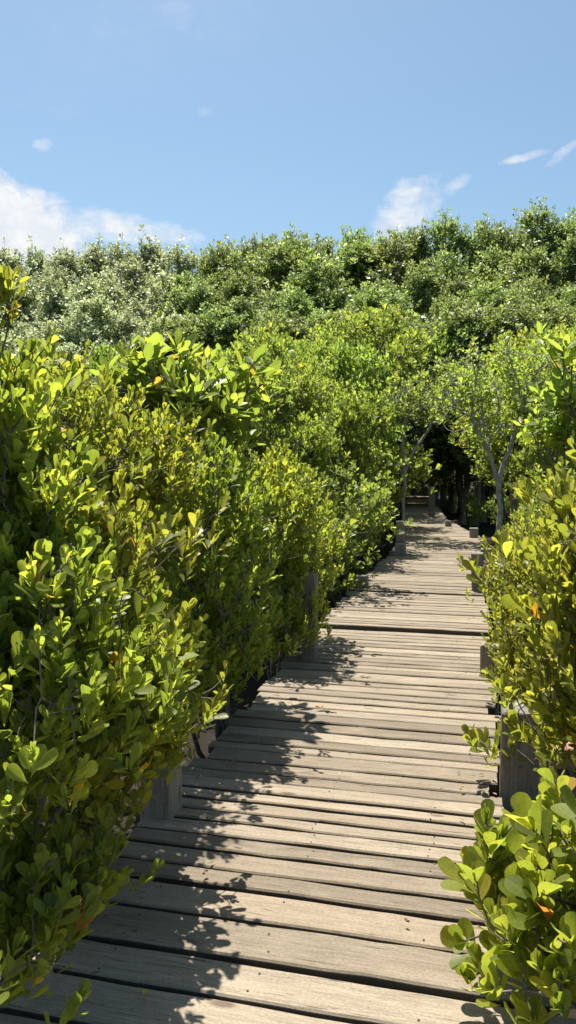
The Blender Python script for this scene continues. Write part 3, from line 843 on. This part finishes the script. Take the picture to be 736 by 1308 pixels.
# the far forest: skyline trees first
SKY = [(10, 308, 'silvery forest tree under the big cloud at the left border'), (46, 303, 'silvery treetop right under the edge of the big left cloud'),
       (84, 307, 'silvery treetop under the streak of the left cloud'), (125, 297, 'twin-tipped silvery treetop below the cloud streak end'),
       (155, 301, 'silvery treetop just right of the twin-tipped one'), (190, 292, 'pointed silvery treetop at the end of the cloud streak'),
       (232, 303, 'low treetop right of the pointed silvery one'), (282, 299, 'lacy treetop between the silvery trees and the dark ones'),
       (318, 300, 'dark green treetop left of the highest middle tree'), (346, 298, 'green treetop squeezed beside the highest middle tree'),
       (380, 285, 'highest treetop in the middle of the skyline'), (416, 297, 'green treetop right of the highest middle one'),
       (460, 289, 'broad treetop left of the puffy cloud'), (500, 290, 'rounded treetop straight below the puffy cloud'),
       (534, 283, 'treetop under the right side of the puffy cloud'), (572, 274, 'dark wispy treetop right of the puffy cloud'),
       (627, 270, 'separate dark treetop beyond the notch in the skyline'), (656, 284, 'lower treetop between two dark tall ones on the right'),
       (686, 260, 'tallest dark feathery treetop of the right skyline'), (716, 277, 'green treetop right of the tallest feathery one'),
       (742, 263, 'dark treetop cut by the right border')]
for k, (px, py, lab) in enumerate(SKY):
    i = (3, 4)[k % 2] if px < 240 else (0, 1, 2)[k % 3]
    put(FART, i, px, py, 47 + random.uniform(-2, 3), lab, 'tree', GF, random.uniform(0.75, 1.15))
rows = [(41, 322, 24, 40), (36, 350, 22, 40), (31, 382, 20, 42)]
for (d, py, n, spread_) in rows:
    for k in range(n):
        px = -90 + (736 + 180) * (k + 0.5) / n + random.uniform(-14, 14)
        grey = px < 250 + random.uniform(-60, 40)
        i = random.choice((3, 4)) if grey else random.choice((0, 1, 2))
        lab = 'silvery green forest tree inside the far wall on the left' if grey else 'deep green forest tree inside the far wall below the skyline'
        put(FART, i, px, py + random.uniform(-24, 20) - (px - 368) * 0.03, d + random.uniform(-2.5, 2.5), lab, 'tree', 'silvery forest trees in the far wall' if grey else 'green forest trees in the far wall', random.uniform(0.85, 1.4))
for k in range(15):
    px = 225 + 36 * k + random.uniform(-12, 12)
    put(FART, random.choice((0, 1, 2)), px, 398 + random.uniform(-12, 10) - (px - 400) * 0.02, 27.5 + random.uniform(-1.5, 1.5), 'lower green forest tree where the far wall meets the yellow-green canopy', 'tree', 'lower trees at the foot of the far wall', 1.5)
for (px, py, d) in [(-120, 300, 46), (-70, 310, 48), (-160, 330, 42), (790, 262, 47), (835, 275, 46), (870, 270, 43)]:
    put(FART, 3 if px < 0 else 1, px, py, d, 'forest tree just outside the picture border', 'tree', 'trees beyond the border', 0.9)
for (px, py, d) in [(40, 420, 26), (85, 430, 24), (130, 425, 27), (-10, 410, 27), (180, 415, 28)]:
    put(FART, 3 if px < 100 else 4, px, py, d, 'low silvery tree in front of the far wall, above the left thicket', 'tree', 'low silvery trees above the left thicket', 1.25)

# --- trees with visible trunks by the planks
rng = np.random.default_rng(90)
b0 = at(640, 700, 12.2); b0[2] = GZ
T, A = tips_in([lump(640, 480, 12.2, 60, 45, .8), lump(690, 500, 12.0, 45, 50, .7), lump(600, 520, 12.6, 45, 40, .6), lump(660, 560, 12.0, 40, 25, .5)], 620, rng, clump=0.15, per=6, inner=0.3, floor=1.9)
tk = at(637, 628, 12.2)
pt = plant('mangrove_tree', b0, T, A, rng, dict(MID, tone_mu=0.6), M_MIDY, M_PALE, bare=0.14, r_tip=0.0042, trunk=tk, rmax=0.045)
tag(pt, 'slim tree with a pale forked trunk by the right edge of the planks', 'tree', GT)
b1 = at(514, 700, 15.2); b1[2] = GZ
T, A = tips_in([lump(560, 500, 15.4, 45, 40, .8), lump(520, 520, 15.2, 40, 40, .7), lump(585, 470, 15.6, 25, 25, .5)], 560, rng, clump=0.16, per=6, inner=0.3, floor=2.3)
pt = plant('mangrove_tree', b1, T, A, rng, dict(MID, tone_mu=0.5), M_MIDG, M_PALE, bare=0.25, r_tip=0.0042, trunk=at(517, 605, 15.2), rmax=0.030)
tag(pt, 'thinly leaved grey tree with a leaning trunk at the left edge, beside the tunnel', 'tree', GT)

# --- fallen leaves on the planks
def fallen(px, py, L, colr, label, rz):
    p = on(px, py, 0.012)
    ts, ws = PROF['near']
    V, Fc = [], []
    for t_, w_ in zip(ts, ws):
        for u in (-1, 0, 1): V.append((u * w_ * L * 0.28, (t_ - 0.5) * L, 0.006 + 0.03 * L / 0.07 * (t_ - 0.5) ** 2 + (0.007 if u else 0.0)))
    for i in range(len(ts) - 1):
        for j in range(2):
            a = i * 3 + j; Fc.append((a, a + 1, a + 4, a + 3))
    mm, nt_, out_ = new_mat('dry_leaf'); b_ = nt_.nodes.new('ShaderNodeBsdfPrincipled')
    tc_ = nt_.nodes.new('ShaderNodeTexCoord')
    nt_.links.new(ramp(nt_, noise(nt_, tc_.outputs['Object'], 55, 4), [(0.35, tuple(c * 0.55 for c in colr)), (0.6, colr)]), b_.inputs['Base Color'])
    b_.inputs['Roughness'].default_value = 0.6; nt_.links.new(b_.outputs[0], out_.inputs[0])
    o = mesh_obj('fallen_leaf', V, Fc, mm, smooth=True)
    o.location = tuple(map(float, p)); o.rotation_euler = (R(random.uniform(-8, 8)), R(random.uniform(-8, 8)), rz)
    tag(o, label, 'leaf', 'fallen leaves on the planks')


fallen(131, 1118, 0.06, (0.40, 0.16, 0.07), 'reddish dry leaf on the plank at the foot of the near left post', 1.2)
fallen(88, 1208, 0.055, (0.26, 0.12, 0.07), 'brown dry leaf lying in the shade on a wide plank', 1.4)
fallen(36, 1241, 0.065, (0.50, 0.24, 0.05), 'orange leaf fallen on the shaded plank at the left border', -0.6)
for (px, py, L_, c_, lab) in [(262, 1118, .028, (.22, .12, .06), 'small brown leaf beside the leaf shadows on the narrow planks'), (408, 905, .05, (.30, .15, .06), 'curled brown leaf on the sunlit planks at mid deck'),
                             (300, 975, .05, (.24, .13, .06), 'dry leaf lying in the shade of the middle left shrub'), (590, 1010, .03, (.42, .30, .06), 'yellow leaf on planks just left of the thick grey post'),
                             (520, 1180, .02, (.18, .11, .06), 'crumb of dry leaf on a wide sunlit plank at lower right'), (345, 860, .06, (.26, .14, .07), 'dry leaf at the shaded deck edge by the tall narrow post')]:
    fallen(px, py, L_, c_, lab, random.uniform(0, 6))
rl = np.random.default_rng(77)
V, Fc = [], []
for _ in range(150):
    y = rl.uniform(2.1, 8.5); x = cx_at(y) + (-hw_at(y) + abs(rl.normal(0, 0.22)) if rl.random() < 0.72 else hw_at(y) - abs(rl.normal(0, 0.12)))
    L_, a = rl.uniform(0.006, 0.022), rl.uniform(0, 6.28); W_ = L_ * rl.uniform(0.15, 0.5)
    c, d_, e_ = np.array([x, y, deck_z(y) + 0.009]), np.array([math.cos(a), math.sin(a), 0]) * L_, np.array([-math.sin(a), math.cos(a), 0]) * W_
    n_ = len(V); up_ = np.array([0, 0, rl.uniform(0.001, 0.006)])
    V += [c - d_, c - e_ + up_, c + d_ + up_ * 0.5, c + e_ + up_]; Fc.append((n_, n_ + 1, n_ + 2, n_ + 3))
mm, nt, out = new_mat('litter'); b = nt.nodes.new('ShaderNodeBsdfPrincipled'); tc = nt.nodes.new('ShaderNodeTexCoord')
nt.links.new(ramp(nt, noise(nt, tc.outputs['Object'], 9, 2), [(0.35, (0.06, 0.04, 0.025)), (0.65, (0.24, 0.15, 0.07))]), b.inputs['Base Color'])
b.inputs['Roughness'].default_value = 0.8; nt.links.new(b.outputs[0], out.inputs[0])
tag(mesh_obj('leaf_litter', V, Fc, mm), 'crumbs of dry leaf and bark scattered along the plank edges', 'litter', kind='stuff')
fallen(186, 1274, 0.03, (0.60, 0.42, 0.06), 'tiny yellow leaf lying on the nearest plank', 0.3)
